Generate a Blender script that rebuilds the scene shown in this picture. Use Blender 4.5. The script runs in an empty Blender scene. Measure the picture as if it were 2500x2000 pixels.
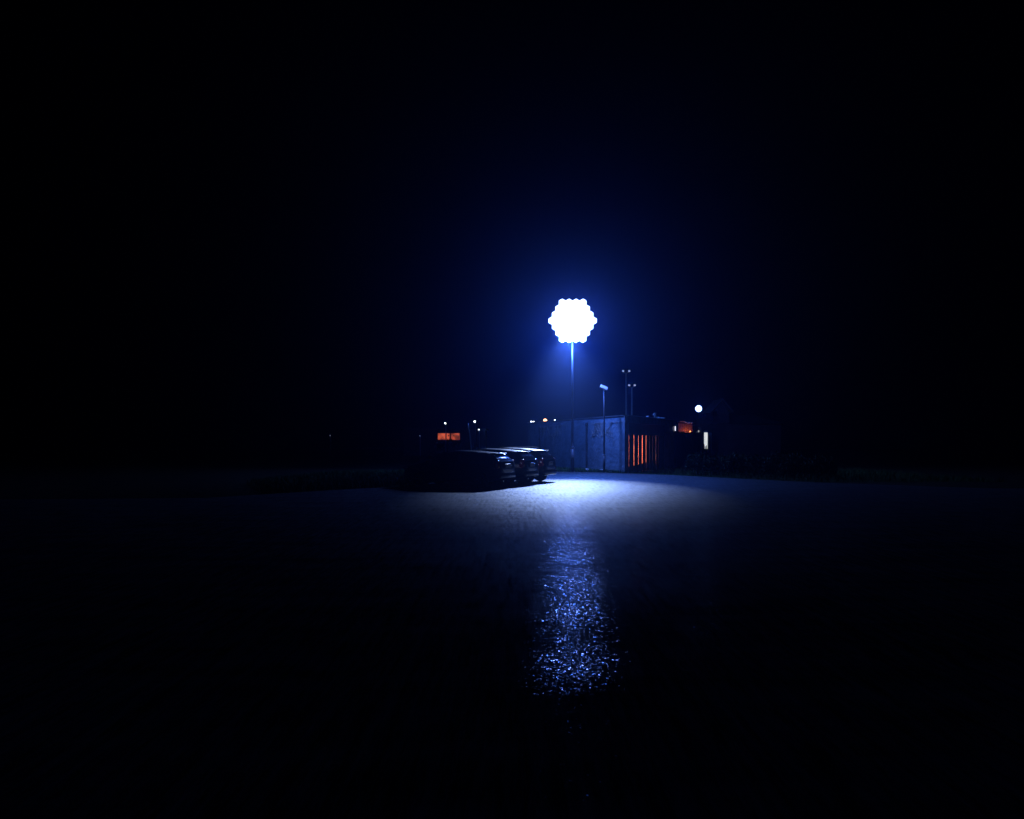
import bpy, bmesh, math, random
from mathutils import Vector, Matrix
R = math.radians
random.seed(7)
sc = bpy.context.scene
C = sc.collection

# ------------------------------------------------------------ camera, sky, exposure
F = 2000.0; HZ = 1088.0; EYE = 1.6          # focal length in pixels of the 2500 px photograph, horizon row, eye height
cam = bpy.data.objects.new("camera", bpy.data.cameras.new("camera")); C.objects.link(cam)
cam.location = (0, 0, EYE); cam.rotation_euler = (R(90), 0, 0)
cam.data.sensor_width = 36; cam.data.lens = 36 * F / 2500; cam.data.shift_y = (HZ - 1000) / 2500
cam.data.clip_start = 0.05; cam.data.clip_end = 4000
sc.camera = cam
w = bpy.data.worlds.new("World"); sc.world = w; w.use_nodes = True
nt = w.node_tree; bg = nt.nodes["Background"]
sky = nt.nodes.new("ShaderNodeTexSky"); sky.sky_type = 'NISHITA'; sky.sun_disc = False
sky.sun_elevation = R(-4); sky.sun_rotation = R(200)
nt.links.new(sky.outputs[0], bg.inputs[0]); bg.inputs[1].default_value = 0.0004     # deep night
sc.view_settings.view_transform = 'Standard'; sc.view_settings.look = 'None'
sc.view_settings.exposure = 0; sc.view_settings.gamma = 1
cy = sc.cycles
cy.max_bounces = 5; cy.diffuse_bounces = 2; cy.glossy_bounces = 3; cy.transmission_bounces = 3; cy.volume_bounces = 0
cy.sample_clamp_direct = 0; cy.sample_clamp_indirect = 4
cy.use_adaptive_sampling = False; cy.light_sampling_threshold = 0
cy.use_denoising = True; cy.denoiser = 'OPENIMAGEDENOISE'; cy.denoising_input_passes = 'RGB_ALBEDO_NORMAL'; cy.denoising_quality = 'HIGH'; cy.denoising_prefilter = 'ACCURATE'

BLUE = (0.05, 0.18, 1.0)                    # the floodlights' own strongly blue light
BEAM = (0.025, 0.15, 1.0); BEAM_WHITE = (.4, .56, 1.0)
HAZE_DENSITY = 0.0008
HAZE_G = 0.88
TILT_K = 0.13
SPILL = 2300; BEAM_W = 4200; WHITE_W = 21000

def at(px, py, d):                           # a photograph pixel at depth d
    return Vector(((px - 1250) / F * d, d, EYE + (HZ - py) * d / F))
def gr(px, py, d=None):                      # a photograph pixel on the ground
    d = d or EYE * F / (py - HZ)
    return Vector(((px - 1250) / F * d, d, 0))

# ------------------------------------------------------------ materials
def mat(name, col, rough=0.6, metal=0.0, spec=0.5, coat=0.0, noise=None, bump=None, emit=None, estr=0, sample=True):
    m = bpy.data.materials.new(name); m.use_nodes = True
    n = m.node_tree; b = n.nodes["Principled BSDF"]
    b.inputs['Base Color'].default_value = (*col, 1); b.inputs['Roughness'].default_value = rough
    b.inputs['Metallic'].default_value = metal; b.inputs['Specular IOR Level'].default_value = spec
    b.inputs['Coat Weight'].default_value = coat; b.inputs['Coat Roughness'].default_value = 0.1
    tc = n.nodes.new('ShaderNodeTexCoord')
    if noise:                                # (scale, second colour)
        t = n.nodes.new('ShaderNodeTexNoise'); t.inputs['Scale'].default_value = noise[0]; t.inputs['Detail'].default_value = 8
        n.links.new(tc.outputs['Object'], t.inputs['Vector'])
        r = n.nodes.new('ShaderNodeValToRGB'); r.color_ramp.elements[0].position = .35; r.color_ramp.elements[1].position = .68
        r.color_ramp.elements[0].color = (*col, 1); r.color_ramp.elements[1].color = (*noise[1], 1)
        n.links.new(t.outputs[0], r.inputs[0]); n.links.new(r.outputs[0], b.inputs['Base Color'])
    if bump:                                 # (scale, distance)
        t = n.nodes.new('ShaderNodeTexNoise'); t.inputs['Scale'].default_value = bump[0]; t.inputs['Detail'].default_value = 8
        n.links.new(tc.outputs['Object'], t.inputs['Vector'])
        u = n.nodes.new('ShaderNodeBump'); u.inputs['Distance'].default_value = bump[1]; u.inputs['Strength'].default_value = 1
        n.links.new(t.outputs[0], u.inputs['Height']); n.links.new(u.outputs[0], b.inputs['Normal'])
    if emit:
        b.inputs['Emission Color'].default_value = (*emit, 1); b.inputs['Emission Strength'].default_value = estr
        if not sample: m.cycles.emission_sampling = 'NONE'
    return m

def lit_glass(name, col, strength, scale, lo=0.25):
    """a lit pane: warm light with the blotchy unevenness of what stands behind it"""
    m = mat(name, (.3, .3, .3), .3, emit=col, estr=strength, sample=False)
    n = m.node_tree; b = n.nodes["Principled BSDF"]
    tc = n.nodes.new('ShaderNodeTexCoord'); t = n.nodes.new('ShaderNodeTexNoise')
    t.inputs['Scale'].default_value = scale; t.inputs['Detail'].default_value = 6
    n.links.new(tc.outputs['Object'], t.inputs['Vector'])
    r = n.nodes.new('ShaderNodeMapRange'); r.inputs[1].default_value = .38; r.inputs[2].default_value = .6
    r.inputs[3].default_value = strength * lo; r.inputs[4].default_value = strength
    n.links.new(t.outputs[0], r.inputs[0]); n.links.new(r.outputs[0], b.inputs['Emission Strength'])
    return m

def asphalt():
    m = mat("asphalt", (.03, .032, .038), .4)
    n = m.node_tree; b = n.nodes["Principled BSDF"]; L = n.links.new
    tc = n.nodes.new('ShaderNodeTexCoord')
    def nz(scale, detail=3, rough=.5, sx=None):
        t = n.nodes.new('ShaderNodeTexNoise'); t.inputs['Scale'].default_value = scale
        t.inputs['Detail'].default_value = detail; t.inputs['Roughness'].default_value = rough
        if sx:
            mp = n.nodes.new('ShaderNodeMapping'); mp.inputs['Scale'].default_value = sx
            L(tc.outputs['Object'], mp.inputs[0]); L(mp.outputs[0], t.inputs['Vector'])
        else: L(tc.outputs['Object'], t.inputs['Vector'])
        return t.outputs[0]
    def mr(x, a, c, lo, hi):
        r = n.nodes.new('ShaderNodeMapRange'); L(x, r.inputs[0])
        for i, v in enumerate((a, c, lo, hi)): r.inputs[i + 1].default_value = v
        return r.outputs[0]
    def mth(op, a, c):
        q = n.nodes.new('ShaderNodeMath'); q.operation = op
        for i, v in enumerate((a, c)):
            if isinstance(v, (int, float)): q.inputs[i].default_value = v
            else: L(v, q.inputs[i])
        return q.outputs[0]
    # uneven surface course under a thin damp film
    u2 = n.nodes.new('ShaderNodeBump'); u2.inputs['Distance'].default_value = .004
    L(nz(45, 4, .6), u2.inputs['Height'])
    u3 = n.nodes.new('ShaderNodeBump'); u3.inputs['Distance'].default_value = .02
    L(nz(1.1, 4, .5), u3.inputs['Height']); L(u2.outputs[0], u3.inputs['Normal'])
    L(u3.outputs[0], b.inputs['Normal']); b.inputs['Roughness'].default_value = .62
    # every stone holds its own tilted facet of film
    vo = n.nodes.new('ShaderNodeTexVoronoi'); vo.inputs['Scale'].default_value = 60
    L(tc.outputs['Object'], vo.inputs['Vector'])
    geo = n.nodes.new('ShaderNodeNewGeometry')
    def vm(op, a, c):
        q = n.nodes.new('ShaderNodeVectorMath'); q.operation = op
        for i_, v_ in enumerate((a, c)):
            if v_ is None: continue
            if isinstance(v_, tuple): q.inputs[i_].default_value = v_
            else: L(v_, q.inputs[i_])
        return q.outputs[0]
    vo2 = n.nodes.new('ShaderNodeTexVoronoi'); vo2.inputs['Scale'].default_value = 92
    L(tc.outputs['Object'], vo2.inputs['Vector'])
    rnd_ = vm('ADD', vm('SUBTRACT', vo.outputs['Color'], (.5, .5, .5)), vm('SUBTRACT', vo2.outputs['Color'], (.5, .5, .5)))
    tl_ = vm('MULTIPLY', rnd_, (TILT_K, TILT_K, 0))
    L(vm('NORMALIZE', vm('ADD', tl_, geo.outputs['Normal']), None), b.inputs['Coat Normal'])
    damp = nz(.5, 5, .6, (.45, 1.6, 1))
    sp = n.nodes.new('ShaderNodeSeparateXYZ'); L(tc.outputs['Object'], sp.inputs[0])
    edge_ = mr(mth('ADD', sp.outputs[1], mth('MULTIPLY', nz(.9, 4), 1.6)), 6.0, 6.6, .015, 1.0)
    sheen_far = mr(mth('ADD', sp.outputs[1], mth('MULTIPLY', nz(.3, 6, .65), 8)), 10, 36, 0.0, 1.0); sheen_far = mth('POWER', sheen_far, 2.2)   # sheen raised towards the garage to shape the bright pool, near ground kept dull
    grain = mr(nz(1, 4, .85, (13, .9, 1)), .38, .64, .15, 1.6)
    L(mth('MULTIPLY', mth('MULTIPLY', sheen_far, grain), .12), b.inputs['Specular IOR Level'])
    seam = 1.0
    for y_ in (10.9, 14.6, 19.5):             # dry joints between paver lanes
        dist_ = mth('ABSOLUTE', mth('SUBTRACT', mth('ADD', sp.outputs[1], mth('MULTIPLY', nz(.7, 3), .8)), y_ + .4), 0)
        seam = mth('MULTIPLY', mr(dist_, .02, .35, .5, 1.0), seam)
    wet_ = n.nodes.new('ShaderNodeSeparateColor'); L(vo.outputs['Color'], wet_.inputs[0])
    film = mr(wet_.outputs[2], .68, .76, .1, 1.0)     # only some stones stand up clean and wet
    L(mth('MULTIPLY', mth('MULTIPLY', mth('MULTIPLY', mr(damp, .34, .58, .02, .14), edge_), seam), film), b.inputs['Coat Weight'])
    b.inputs['Coat Roughness'].default_value = .07; b.inputs['Coat IOR'].default_value = 1.33
    c = n.nodes.new('ShaderNodeValToRGB'); c.color_ramp.elements[0].color = (.008, .01, .012, 1)
    c.color_ramp.elements[1].color = (.085, .087, .092, 1)
    L(mth('ADD', mth('ADD', mth('MULTIPLY', nz(90, 2), .15), mth('MULTIPLY', nz(1, 4, .85, (11, .9, 1)), .6)), mth('MULTIPLY', nz(1, 5, .6, (.5, 2.2, 1)), .25)), c.inputs[0])
    c.color_ramp.elements[0].position = .42; c.color_ramp.elements[1].position = .6
    L(c.outputs[0], b.inputs['Base Color'])
    return m

M = {
 'asphalt': asphalt(),
 'linepaint': mat("worn_line_paint", (.5, .5, .48), .6, noise=(6, (.25, .25, .24))),
 'soil': mat("soil", (.02, .019, .014), 1.0, spec=0, noise=(3, (.05, .045, .03)), bump=(14, .05)),
 'turf': mat("turf", (.015, .028, .01), 1.0, spec=0, noise=(4, (.035, .05, .02)), bump=(20, .06)),
 'blade': mat("grass_blade", (.03, .08, .018), .8, spec=.05, noise=(.9, (.05, .07, .02))),
 'leaf': mat("hedge_leaf", (.02, .045, .015), .8, spec=.15, noise=(2, (.045, .06, .02))),
 'stem': mat("woody_stem", (.22, .2, .17), .8, noise=(30, (.32, .3, .26))),
 'plaster': mat("rendered_wall", (.085, .13, .165), .85, noise=(1.1, (.15, .21, .25)), bump=(5, .05)),
 'concrete': mat("smooth_concrete", (.2, .2, .2), .7, noise=(2.5, (.3, .3, .3)), bump=(40, .004)),
 'felt': mat("roof_felt", (.05, .05, .055), .85, noise=(3, (.08, .08, .085))),
 'zinc': mat("zinc_trim", (.5, .52, .55), .38, metal=.9, noise=(6, (.62, .63, .65))),
 'galv': mat("galvanised_steel", (.42, .44, .46), .42, metal=.85, noise=(7, (.56, .57, .58))),
 'greypole': mat("grey_painted_pole", (.04, .045, .055), .5, noise=(8, (.055, .06, .07))),
 'darksteel': mat("dark_steel", (.03, .032, .036), .45, metal=.4, noise=(9, (.05, .05, .055))),
 'whitepaint': mat("white_enamel", (.78, .78, .78), .4, noise=(8, (.68, .68, .68))),
 'board': mat("stained_board", (.022, .02, .019), .85, spec=.15, noise=(7, (.04, .036, .03)), bump=(30, .004)),
 'pale': mat("pale_stone", (.42, .43, .44), .7, noise=(6, (.5, .5, .5)), bump=(30, .006)),
 'inner': mat("inner_brick_wall", (.42, .24, .17), .9, noise=(9, (.2, .1, .07)), bump=(16, .02)),
 'facade': mat("house_render", (.028, .028, .032), .9, noise=(2, (.045, .045, .05)), bump=(12, .01)),
 'tile': mat("roof_tile", (.06, .045, .04), .8, noise=(5, (.09, .07, .06)), bump=(9, .04)),
 'rubber': mat("tyre_rubber", (.012, .012, .013), .8, bump=(60, .003)),
 'alloy': mat("alloy_rim", (.55, .56, .58), .22, metal=1, noise=(20, (.48, .48, .5))),
 'glass': mat("tinted_glass", (.004, .004, .005), .06, spec=.6),
 'trim': mat("black_plastic", (.014, .014, .015), .5, bump=(90, .001)),
 'chrome': mat("chrome", (.7, .7, .72), .1, metal=1, noise=(40, (.62, .62, .64))),
 'lens_red': mat("red_lamp_lens", (.25, .012, .008), .12, coat=1, bump=(70, .003)),
 'lens_amber': mat("amber_lamp_lens", (.6, .2, .03), .12, coat=1, bump=(70, .003)),
 'lens_clear': mat("clear_lamp_lens", (.5, .52, .55), .1, coat=1, bump=(50, .004)),
 'plate': mat("number_plate", (.6, .6, .58), .35, noise=(50, (.55, .55, .53))),
 'flood': mat("floodlight_glass", (.8, .8, .8), .2, emit=(.36, .52, 1.0), estr=5, sample=False),
 'lampwhite': mat("lamp_white", (.8, .8, .8), .3, emit=(.75, .85, 1.0), estr=6, sample=False),
 'lampwarm': mat("lamp_warm", (.8, .8, .8), .3, emit=(1.0, .42, .16), estr=7, sample=False),
 'tube': mat("lamp_tube", (.8, .8, .8), .3, emit=(.85, .85, 1.0), estr=1.3, sample=False),
 'pin': mat("lamp_dim", (.8, .8, .8), .3, emit=(.5, .6, 1.0), estr=.6, sample=False),
 'winorange': lit_glass("orange_lit_glass", (1.0, .16, .065), .62, 1.1, .15),
 'doorlight': lit_glass("white_lit_room", (.86, .9, .92), .85, 1.7, .72),
 'sodium': mat("sodium_bulb", (.8, .6, .4), .3, emit=(1.0, .25, .06), estr=12, sample=False),
}
def paint(name, col): m = mat(name, col, .32, metal=.25, coat=1.0, noise=(300, tuple(c * 1.3 for c in col))); m.node_tree.nodes['Principled BSDF'].inputs['Coat Roughness'].default_value = .24; return m

# ------------------------------------------------------------ mesh helpers
def link(name, bm, m, parent=None, smooth=False, mats=None):
    me = bpy.data.meshes.new(name)
    bmesh.ops.recalc_face_normals(bm, faces=bm.faces)
    bm.to_mesh(me); bm.free()
    for x in (mats or [m]): me.materials.append(x)
    if smooth: me.polygons.foreach_set('use_smooth', [True] * len(me.polygons))
    o = bpy.data.objects.new(name, me); C.objects.link(o)
    if parent: o.parent = parent
    return o
def tag(o, label, cat, group=None):
    o['label'] = label; o['category'] = cat
    if group: o['group'] = group
    return o
def thing(name, label, cat, loc=(0, 0, 0), rz=0, group=None):
    o = bpy.data.objects.new(name, None); C.objects.link(o)
    o.location = loc; o.rotation_euler = (0, 0, rz); o.empty_display_size = .3
    return tag(o, label, cat, group)
def copy_tree(o, parent=None):
    c = o.copy(); C.objects.link(c)
    if parent: c.parent = parent
    for ch in list(o.children): copy_tree(ch, c)
    return c
def box(bm, cx, cy_, cz, sx, sy, sz, mtx=None, bev=0.0):
    r = bmesh.ops.create_cube(bm, size=1); vs = r['verts']
    for v in vs: v.co = Vector((v.co.x * sx + cx, v.co.y * sy + cy_, v.co.z * sz + cz))
    if bev:
        es = list({e for v in vs for e in v.link_edges})
        r = bmesh.ops.bevel(bm, geom=es, offset=bev, segments=2, affect='EDGES', profile=.5)
        vs = list({v for f in r['faces'] for v in f.verts} | {v for v in vs if v.is_valid})
    if mtx:
        for v in vs: v.co = mtx @ v.co
    return vs
def tube(bm, pts, radii, seg=12, cap=True):
    pts = [Vector(p) for p in pts]; rings = []
    if not isinstance(radii, (list, tuple)): radii = [radii] * len(pts)
    for i, p in enumerate(pts):
        d = (pts[min(i + 1, len(pts) - 1)] - pts[max(i - 1, 0)]).normalized()
        a = d.cross(Vector((0, 1, 0)) if abs(d.y) < .9 else Vector((1, 0, 0))).normalized(); b = d.cross(a)
        rings.append([bm.verts.new(p + radii[i] * (math.cos(t) * a + math.sin(t) * b)) for t in [2 * math.pi * k / seg for k in range(seg)]])
    for i in range(len(rings) - 1):
        for k in range(seg):
            bm.faces.new((rings[i][k], rings[i][(k + 1) % seg], rings[i + 1][(k + 1) % seg], rings[i + 1][k]))
    if cap:
        bm.faces.new(rings[0][::-1]); bm.faces.new(rings[-1])
def lathe(bm, prof, seg=24, mtx=None):       # prof: (r, z)
    rings = []
    for r, z in prof:
        rings.append([bm.verts.new(Vector((r * math.cos(2 * math.pi * k / seg), r * math.sin(2 * math.pi * k / seg), z))) for k in range(seg)])
    for i in range(len(rings) - 1):
        for k in range(seg):
            bm.faces.new((rings[i][k], rings[i][(k + 1) % seg], rings[i + 1][(k + 1) % seg], rings[i + 1][k]))
    bm.faces.new(rings[0][::-1]); bm.faces.new(rings[-1])
    if mtx:
        for rg in rings:
            for v in rg: v.co = mtx @ v.co
def prism(bm, pts, z0, z1):                  # polygon in plan, extruded
    lo = [bm.verts.new((p[0], p[1], z0)) for p in pts]; hi = [bm.verts.new((p[0], p[1], z1)) for p in pts]
    n = len(pts); bm.faces.new(lo[::-1]); bm.faces.new(hi)
    for i in range(n): bm.faces.new((lo[i], lo[(i + 1) % n], hi[(i + 1) % n], hi[i]))
def slab(bm, a, b, z0, z1, t0, t1):          # upright panel from plan point a to b, between offsets t0..t1 to the left of a->b
    a = Vector((a[0], a[1])); b = Vector((b[0], b[1])); d = (b - a).normalized(); n = Vector((-d.y, d.x))
    prism(bm, [a + n * t0, b + n * t0, b + n * t1, a + n * t1], z0, z1)
def structure(o): o['kind'] = 'structure'; return o
def stuff(o): o['kind'] = 'stuff'; return o

# ------------------------------------------------------------ ground
bm = bmesh.new(); bmesh.ops.create_grid(bm, x_segments=2, y_segments=2, size=400)
for v in bm.verts: v.co.z = -.008; v.co.y += 200
structure(link("ground", bm, M['soil']))
edge = [(60, -20), (60, 22)] + [tuple(gr(*p)[:2]) for p in
        [(2400, 1192), (1990, 1178), (1770, 1167), (1640, 1160), (1525, 1156), (1500, 1155), (1440, 1153), (1370, 1152)]] + \
       [(1.5, 47), (-1.5, 41), (-3.2, 36)] + [tuple(gr(*p)[:2]) for p in [(1010, 1187), (880, 1193), (780, 1199), (500, 1216)]] + [(-60, 19), (-60, -20)]
bm = bmesh.new(); bm.faces.new([bm.verts.new((x, y, 0)) for x, y in edge])
structure(link("car_park", bm, M['asphalt']))

for px0, px1, py, dy in ((1345, 1440, 1167, .08), (1726, 1748, 1196, .05), (1790, 1812, 1196.5, .05)):
    a_, b_ = gr(px0, py), gr(px1, py); bm = bmesh.new()
    bm.faces.new([bm.verts.new((x, y, .004)) for x, y in ((a_.x, a_.y), (b_.x, b_.y), (b_.x, b_.y + dy), (a_.x, a_.y + dy))])
    structure(link("bay_line", bm, M['linepaint']))

def inside(poly, x, y):
    c = False; j = len(poly) - 1
    for i in range(len(poly)):
        (xi, yi), (xj, yj) = poly[i], poly[j]
        if (yi > y) != (yj > y) and x < (xj - xi) * (y - yi) / (yj - yi) + xi: c = not c
        j = i
    return c
def grass(name, poly, n, h0, h1, label):
    bm = bmesh.new(); xs = [p[0] for p in poly]; ys = [p[1] for p in poly]; k = 0
    while k < n:
        x = random.uniform(min(xs), max(xs)); y = random.uniform(min(ys), max(ys))
        if not inside(poly, x, y): continue
        if math.sin(x * 2.1 + 3 * math.sin(y * .7)) * math.sin(y * 1.7) < random.uniform(-1.5, .3): continue
        k += 1
        for _ in range(2):
            a = random.uniform(0, 6.28); h = random.uniform(h0, h1); wd = random.uniform(.006, .014)
            bx, by = x + random.uniform(-.05, .05), y + random.uniform(-.05, .05)
            lx, ly = math.cos(a) * h * .45, math.sin(a) * h * .45
            px, py = -math.sin(a) * wd, math.cos(a) * wd
            v = [bm.verts.new(q) for q in ((bx - px, by - py, 0), (bx + px, by + py, 0), (bx + lx * .35 + px * .7, by + ly * .35 + py * .7, h * .65),
                                           (bx + lx * .35 - px * .7, by + ly * .35 - py * .7, h * .65), (bx + lx, by + ly, h))]
            bm.faces.new((v[0], v[1], v[2], v[3])); bm.faces.new((v[3], v[2], v[4]))
    o = link(name, bm, M['blade']); stuff(o); tag(o, label, 'grass'); return o
vergeL = [tuple(gr(*p)[:2]) for p in [(1010, 1187), (880, 1193), (780, 1199), (640, 1207)]] + [(-11, 34), (-10, 46), (-3, 48), (-2.2, 41), (-3.3, 36)]
vergeW = [tuple(gr(*p)[:2]) for p in [(1530, 1156), (1440, 1153), (1365, 1152)]] + [(1.3, 60), (1.5, 62), (6.5, 47.9)]
vergeR = [tuple(gr(*p)[:2]) for p in [(1990, 1178), (1770, 1167), (1640, 1160), (1535, 1156)]] + [(7.3, 48.5), (11.8, 57), (22, 52), (22, 36)]
for nm, pl in (("grass_verge", vergeL), ("wall_verge", vergeW), ("road_verge", vergeR)):
    bm = bmesh.new(); bm.faces.new([bm.verts.new((x, y, -.004 if nm != "road_verge" else -.003)) for x, y in pl])
    structure(link(nm, bm, M['turf']))
grass("long_grass", vergeL, 9000, .12, .34, "dark long grass on the verge left of the parked cars")
grass("short_grass", vergeW, 3000, .06, .22, "thin grass along the foot of the rendered wall")
grass("rough_grass", vergeR, 4500, .1, .3, "unlit rough grass before the hedge beyond the gate")

# ------------------------------------------------------------ low building with gate
Cn = at(1525, HZ, 47.8); Lf = at(1290, HZ, 63.2); Rt = at(1646, HZ, 57.0)
Cn, Lf, Rt = [Vector((p.x, p.y)) for p in (Cn, Lf, Rt)]; Bk = Lf + Rt - Cn
ZT = 3.36
dR = (Rt - Cn); lenR = dR.length; dR = dR / lenR
dL = (Lf - Cn); lenL = dL.length; dL = dL / lenL
nR = Vector((-dR.y, dR.x))                   # points into the building
if (Bk - Cn).dot(nR) < 0: nR = -nR
def onR(px, n=0):                            # distance along the gate face, or a plane n metres behind it, at a photograph column
    k = (px - 1250) / F; o_ = Cn + nR * n
    return (o_.x - k * o_.y) / (k * dR.y - dR.x)
def onL(px):
    k = (px - 1250) / F
    return (Cn.x - k * Cn.y) / (k * dL.y - dL.x)
bld = thing("garage_building", "long low flat-roofed garage with rendered side wall and slatted gate", "building", (0, 0, 0))
bm = bmesh.new()
slab(bm, Cn, Lf, 0, ZT - .02, 0, -.28)
side = link("wall", bm, M['plaster'], bld); side['label'] = "rendered side wall with rough plaster"
nR = Vector((-dR.y, dR.x))                   # into the building? make it point inwards
if (Bk - Cn).dot(nR) < 0: nR = -nR
sgn = 1 if Vector((-dR.y, dR.x)).dot(nR) > 0 else -1
s0, s1 = .5, onR(1633)                      # the opening along the gate face
def pR(s, n=0): return Cn + dR * s + nR * n
bm = bmesh.new(); kk_ = .34 / dL.dot(nR); prism(bm, [pR(.02, .01), pR(s0, .01), pR(s0 + .06, .34), Cn + dL * kk_ + dR * .05], 0, ZT - .30); link("corner_pier", bm, M['concrete'], bld)
bm = bmesh.new(); slab(bm, pR(s1), pR(lenR), 0, ZT - .30, 0, sgn * .34); link("corner_pier", bm, M['concrete'], bld)
bm = bmesh.new(); slab(bm, pR(s0), pR(s1), 2.25, ZT - .302, sgn * .28, sgn * .335); link("lintel", bm, M['darksteel'], bld)
bm = bmesh.new(); slab(bm, Rt, Bk, 0, ZT - .30, 0, .28 * sgn); slab(bm, Bk, Lf, 0, ZT - .302, 0, .28 * sgn); link("rear_wall", bm, M['plaster'], bld)
bm = bmesh.new(); q = [Cn - dL * .12 + dR * .42, Rt + dR * .12 - dL * .12, Bk + dL * .1 + dR * .1, Lf + dL * .12 + dR * .42]
prism(bm, q, ZT - .30, ZT - .02); link("roof", bm, M['felt'], bld)
bm = bmesh.new()
a, b = q[0], q[1]; dd = (b - a).normalized(); slab(bm, a - dd * .44, b + dd * .03, ZT - .42, ZT - .005, -.001 * sgn, -.04 * sgn)
link("fascia", bm, M['concrete'], bld)
bm = bmesh.new()
slab(bm, Cn + dL * .1, Lf + dL * .05, ZT - .018, ZT + .03, .05, -.33); slab(bm, q[0] - dd * .42, q[1], ZT - .003, ZT + .033, -.07 * sgn, .12 * sgn)
link("coping", bm, M['zinc'], bld)
for px in (1322, 1435):
    s = onL(px); p = Cn + dL * s; n = -Vector((dL.y, -dL.x)); n = n if n.dot(Vector((-1, -.3))) > 0 else -n
    p = p + n * .09; bm = bmesh.new(); tube(bm, [(p.x, p.y, .05), (p.x, p.y, 2.92)], .055)
    box(bm, p.x, p.y, 2.98, .18, .18, .2, bev=.02)
    for z in (.6, 1.7, 2.6): box(bm, p.x, p.y, z, .14, .14, .04)
    link("downpipe", bm, M['darksteel'], bld)
# the slatted gate: dark uprights with narrow gaps, lit rough wall behind it
strips = [(1523.5, .5), (1536, .55), (1548, .8), (1559, .75), (1568.5, 1.25), (1577.5, 1.05), (1586, .75), (1593.5, .7), (1601, .85), (1607.8, .5)]
bm = bmesh.new(); prev = .345 * dL.dot(dR) / dL.dot(nR) + .1; ZB0 = -.02
for px, wd in strips[1:]:
    s = onR(px, .345); g = .15 * wd
    a = pR(prev, .345); b = pR(s - g / 2, .345)
    slab(bm, a, b, ZB0, 2.377, 0, .02 * sgn); prev = s + g / 2
slab(bm, pR(prev, .345), pR(s1 + .1, .345), ZB0, 2.377, 0, .02 * sgn)
gate = link("gate", bm, M['board'], bld); gate['label'] = "gate of dark upright boards with narrow gaps"
bm = bmesh.new()  # added wedge that blocks the foot of the lit gaps, higher rightwards
lo = [pR(s0, .385), pR(s1, .385), pR(s1, .41), pR(s0, .41)]; zz = [.2, .78, .78, .2]
v0 = [bm.verts.new((p.x, p.y, .02)) for p in lo]; v1 = [bm.verts.new((p.x, p.y, z)) for p, z in zip(lo, zz)]
bm.faces.new(v0[::-1]); bm.faces.new(v1)
for i in range(4): bm.faces.new((v0[i], v0[(i + 1) % 4], v1[(i + 1) % 4], v1[i]))
link("gap_block_wedge", bm, M['darksteel'], bld)
bm = bmesh.new(); slab(bm, pR(1.9 * dL.dot(dR) / dL.dot(nR) + .45, 1.9), pR(lenR - .3, 1.9), 0, 2.9, 0, .15 * sgn); link("inner_wall", bm, M['inner'], bld)

def lamp(kind, name, loc, col, power, radius, parent=None, rot=None, **kw):
    l = bpy.data.lights.new(name, kind); l.color = col; l.energy = power
    if kind == 'AREA':
        l.shape = 'DISK'; l.size = radius * 2
    else: l.shadow_soft_size = radius
    for k, v in kw.items(): setattr(l, k, v)
    o = bpy.data.objects.new(name, l); C.objects.link(o); o.location = loc
    if rot: o.rotation_euler = rot
    if parent: o.parent = parent
    return o
for px, lb, pw in ((1575.6, "orange bulkhead lamp behind the gate's middle boards, leftmost of three", 330), (1599.3, "orange bulkhead lamp behind the gate, middle of three", 420), (1618, "orange bulkhead lamp behind the gate, nearest its right end", 420)):
    p = pR(onR(px, .37), .37); t = thing("bulkhead_lamp", lb, "lamp", (p.x, p.y, 1.4), math.atan2(dR.y, dR.x), "bulkhead lamps on the back of the gate")
    bm = bmesh.new(); box(bm, 0, .008 * sgn, 0, .13, .014, .34)
    for s_ in (-1, 1): box(bm, s_ * .06, .05 * sgn, 0, .01, .07, .34)
    link("housing", bm, M['darksteel'], t)
    bm = bmesh.new(); tube(bm, [(0, .034 * sgn, -.1), (0, .034 * sgn, .1)], .014, 10); link("bulb", bm, M['sodium'], t, True)
    lamp('POINT', "bulkhead_light", (0, .068 * sgn, 0), (1, .29, .15), pw, .012, t)

# creeper on the side wall
nL = Vector((dL.y, -dL.x)); nL = nL if nL.dot(Vector((-1, -.3))) > 0 else -nL
def creeper(name, label, s, z, n, spread, up):
    bm = bmesh.new(); rnd = random.Random(n * 13 + int(s * 10))
    def grow(s, z, ang, ln, r, depth):
        pts = []; a = ang
        for i in range(7):
            off = .015 + .05 * rnd.random(); p = Cn + dL * s + nL * off
            pts.append((p.x, p.y, z)); a += rnd.uniform(-.4, .4)
            s += math.cos(a) * ln / 6; z += math.sin(a) * ln / 6; z = min(max(z, .05), 3.02); s = max(s, .12)
            if depth and rnd.random() < .42: grow(s, z, a + rnd.choice((-1, 1)) * rnd.uniform(.4, 1.1), ln * .6, r * .6, depth - 1)
        tube(bm, pts, [r * (1 - .1 * i) for i in range(7)], 5)
    for k in range(n):
        grow(s + rnd.uniform(-spread, spread) * .4, z, up + rnd.uniform(-1.1, 1.1), rnd.uniform(.7, 1.6), .014, 3)
    o = link(name, bm, M['stem']); tag(o, label, "creeper", "bare creepers on the rendered wall"); return o
creeper("wall_creeper", "bare pale creeper spreading on the wall near the building corner", onL(1462), 2.2, 11, 3.2, 1.9)
creeper("wall_creeper", "bare creeper high on the wall between the two downpipes", onL(1350), 2.3, 8, 3.4, 1.7)

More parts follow.
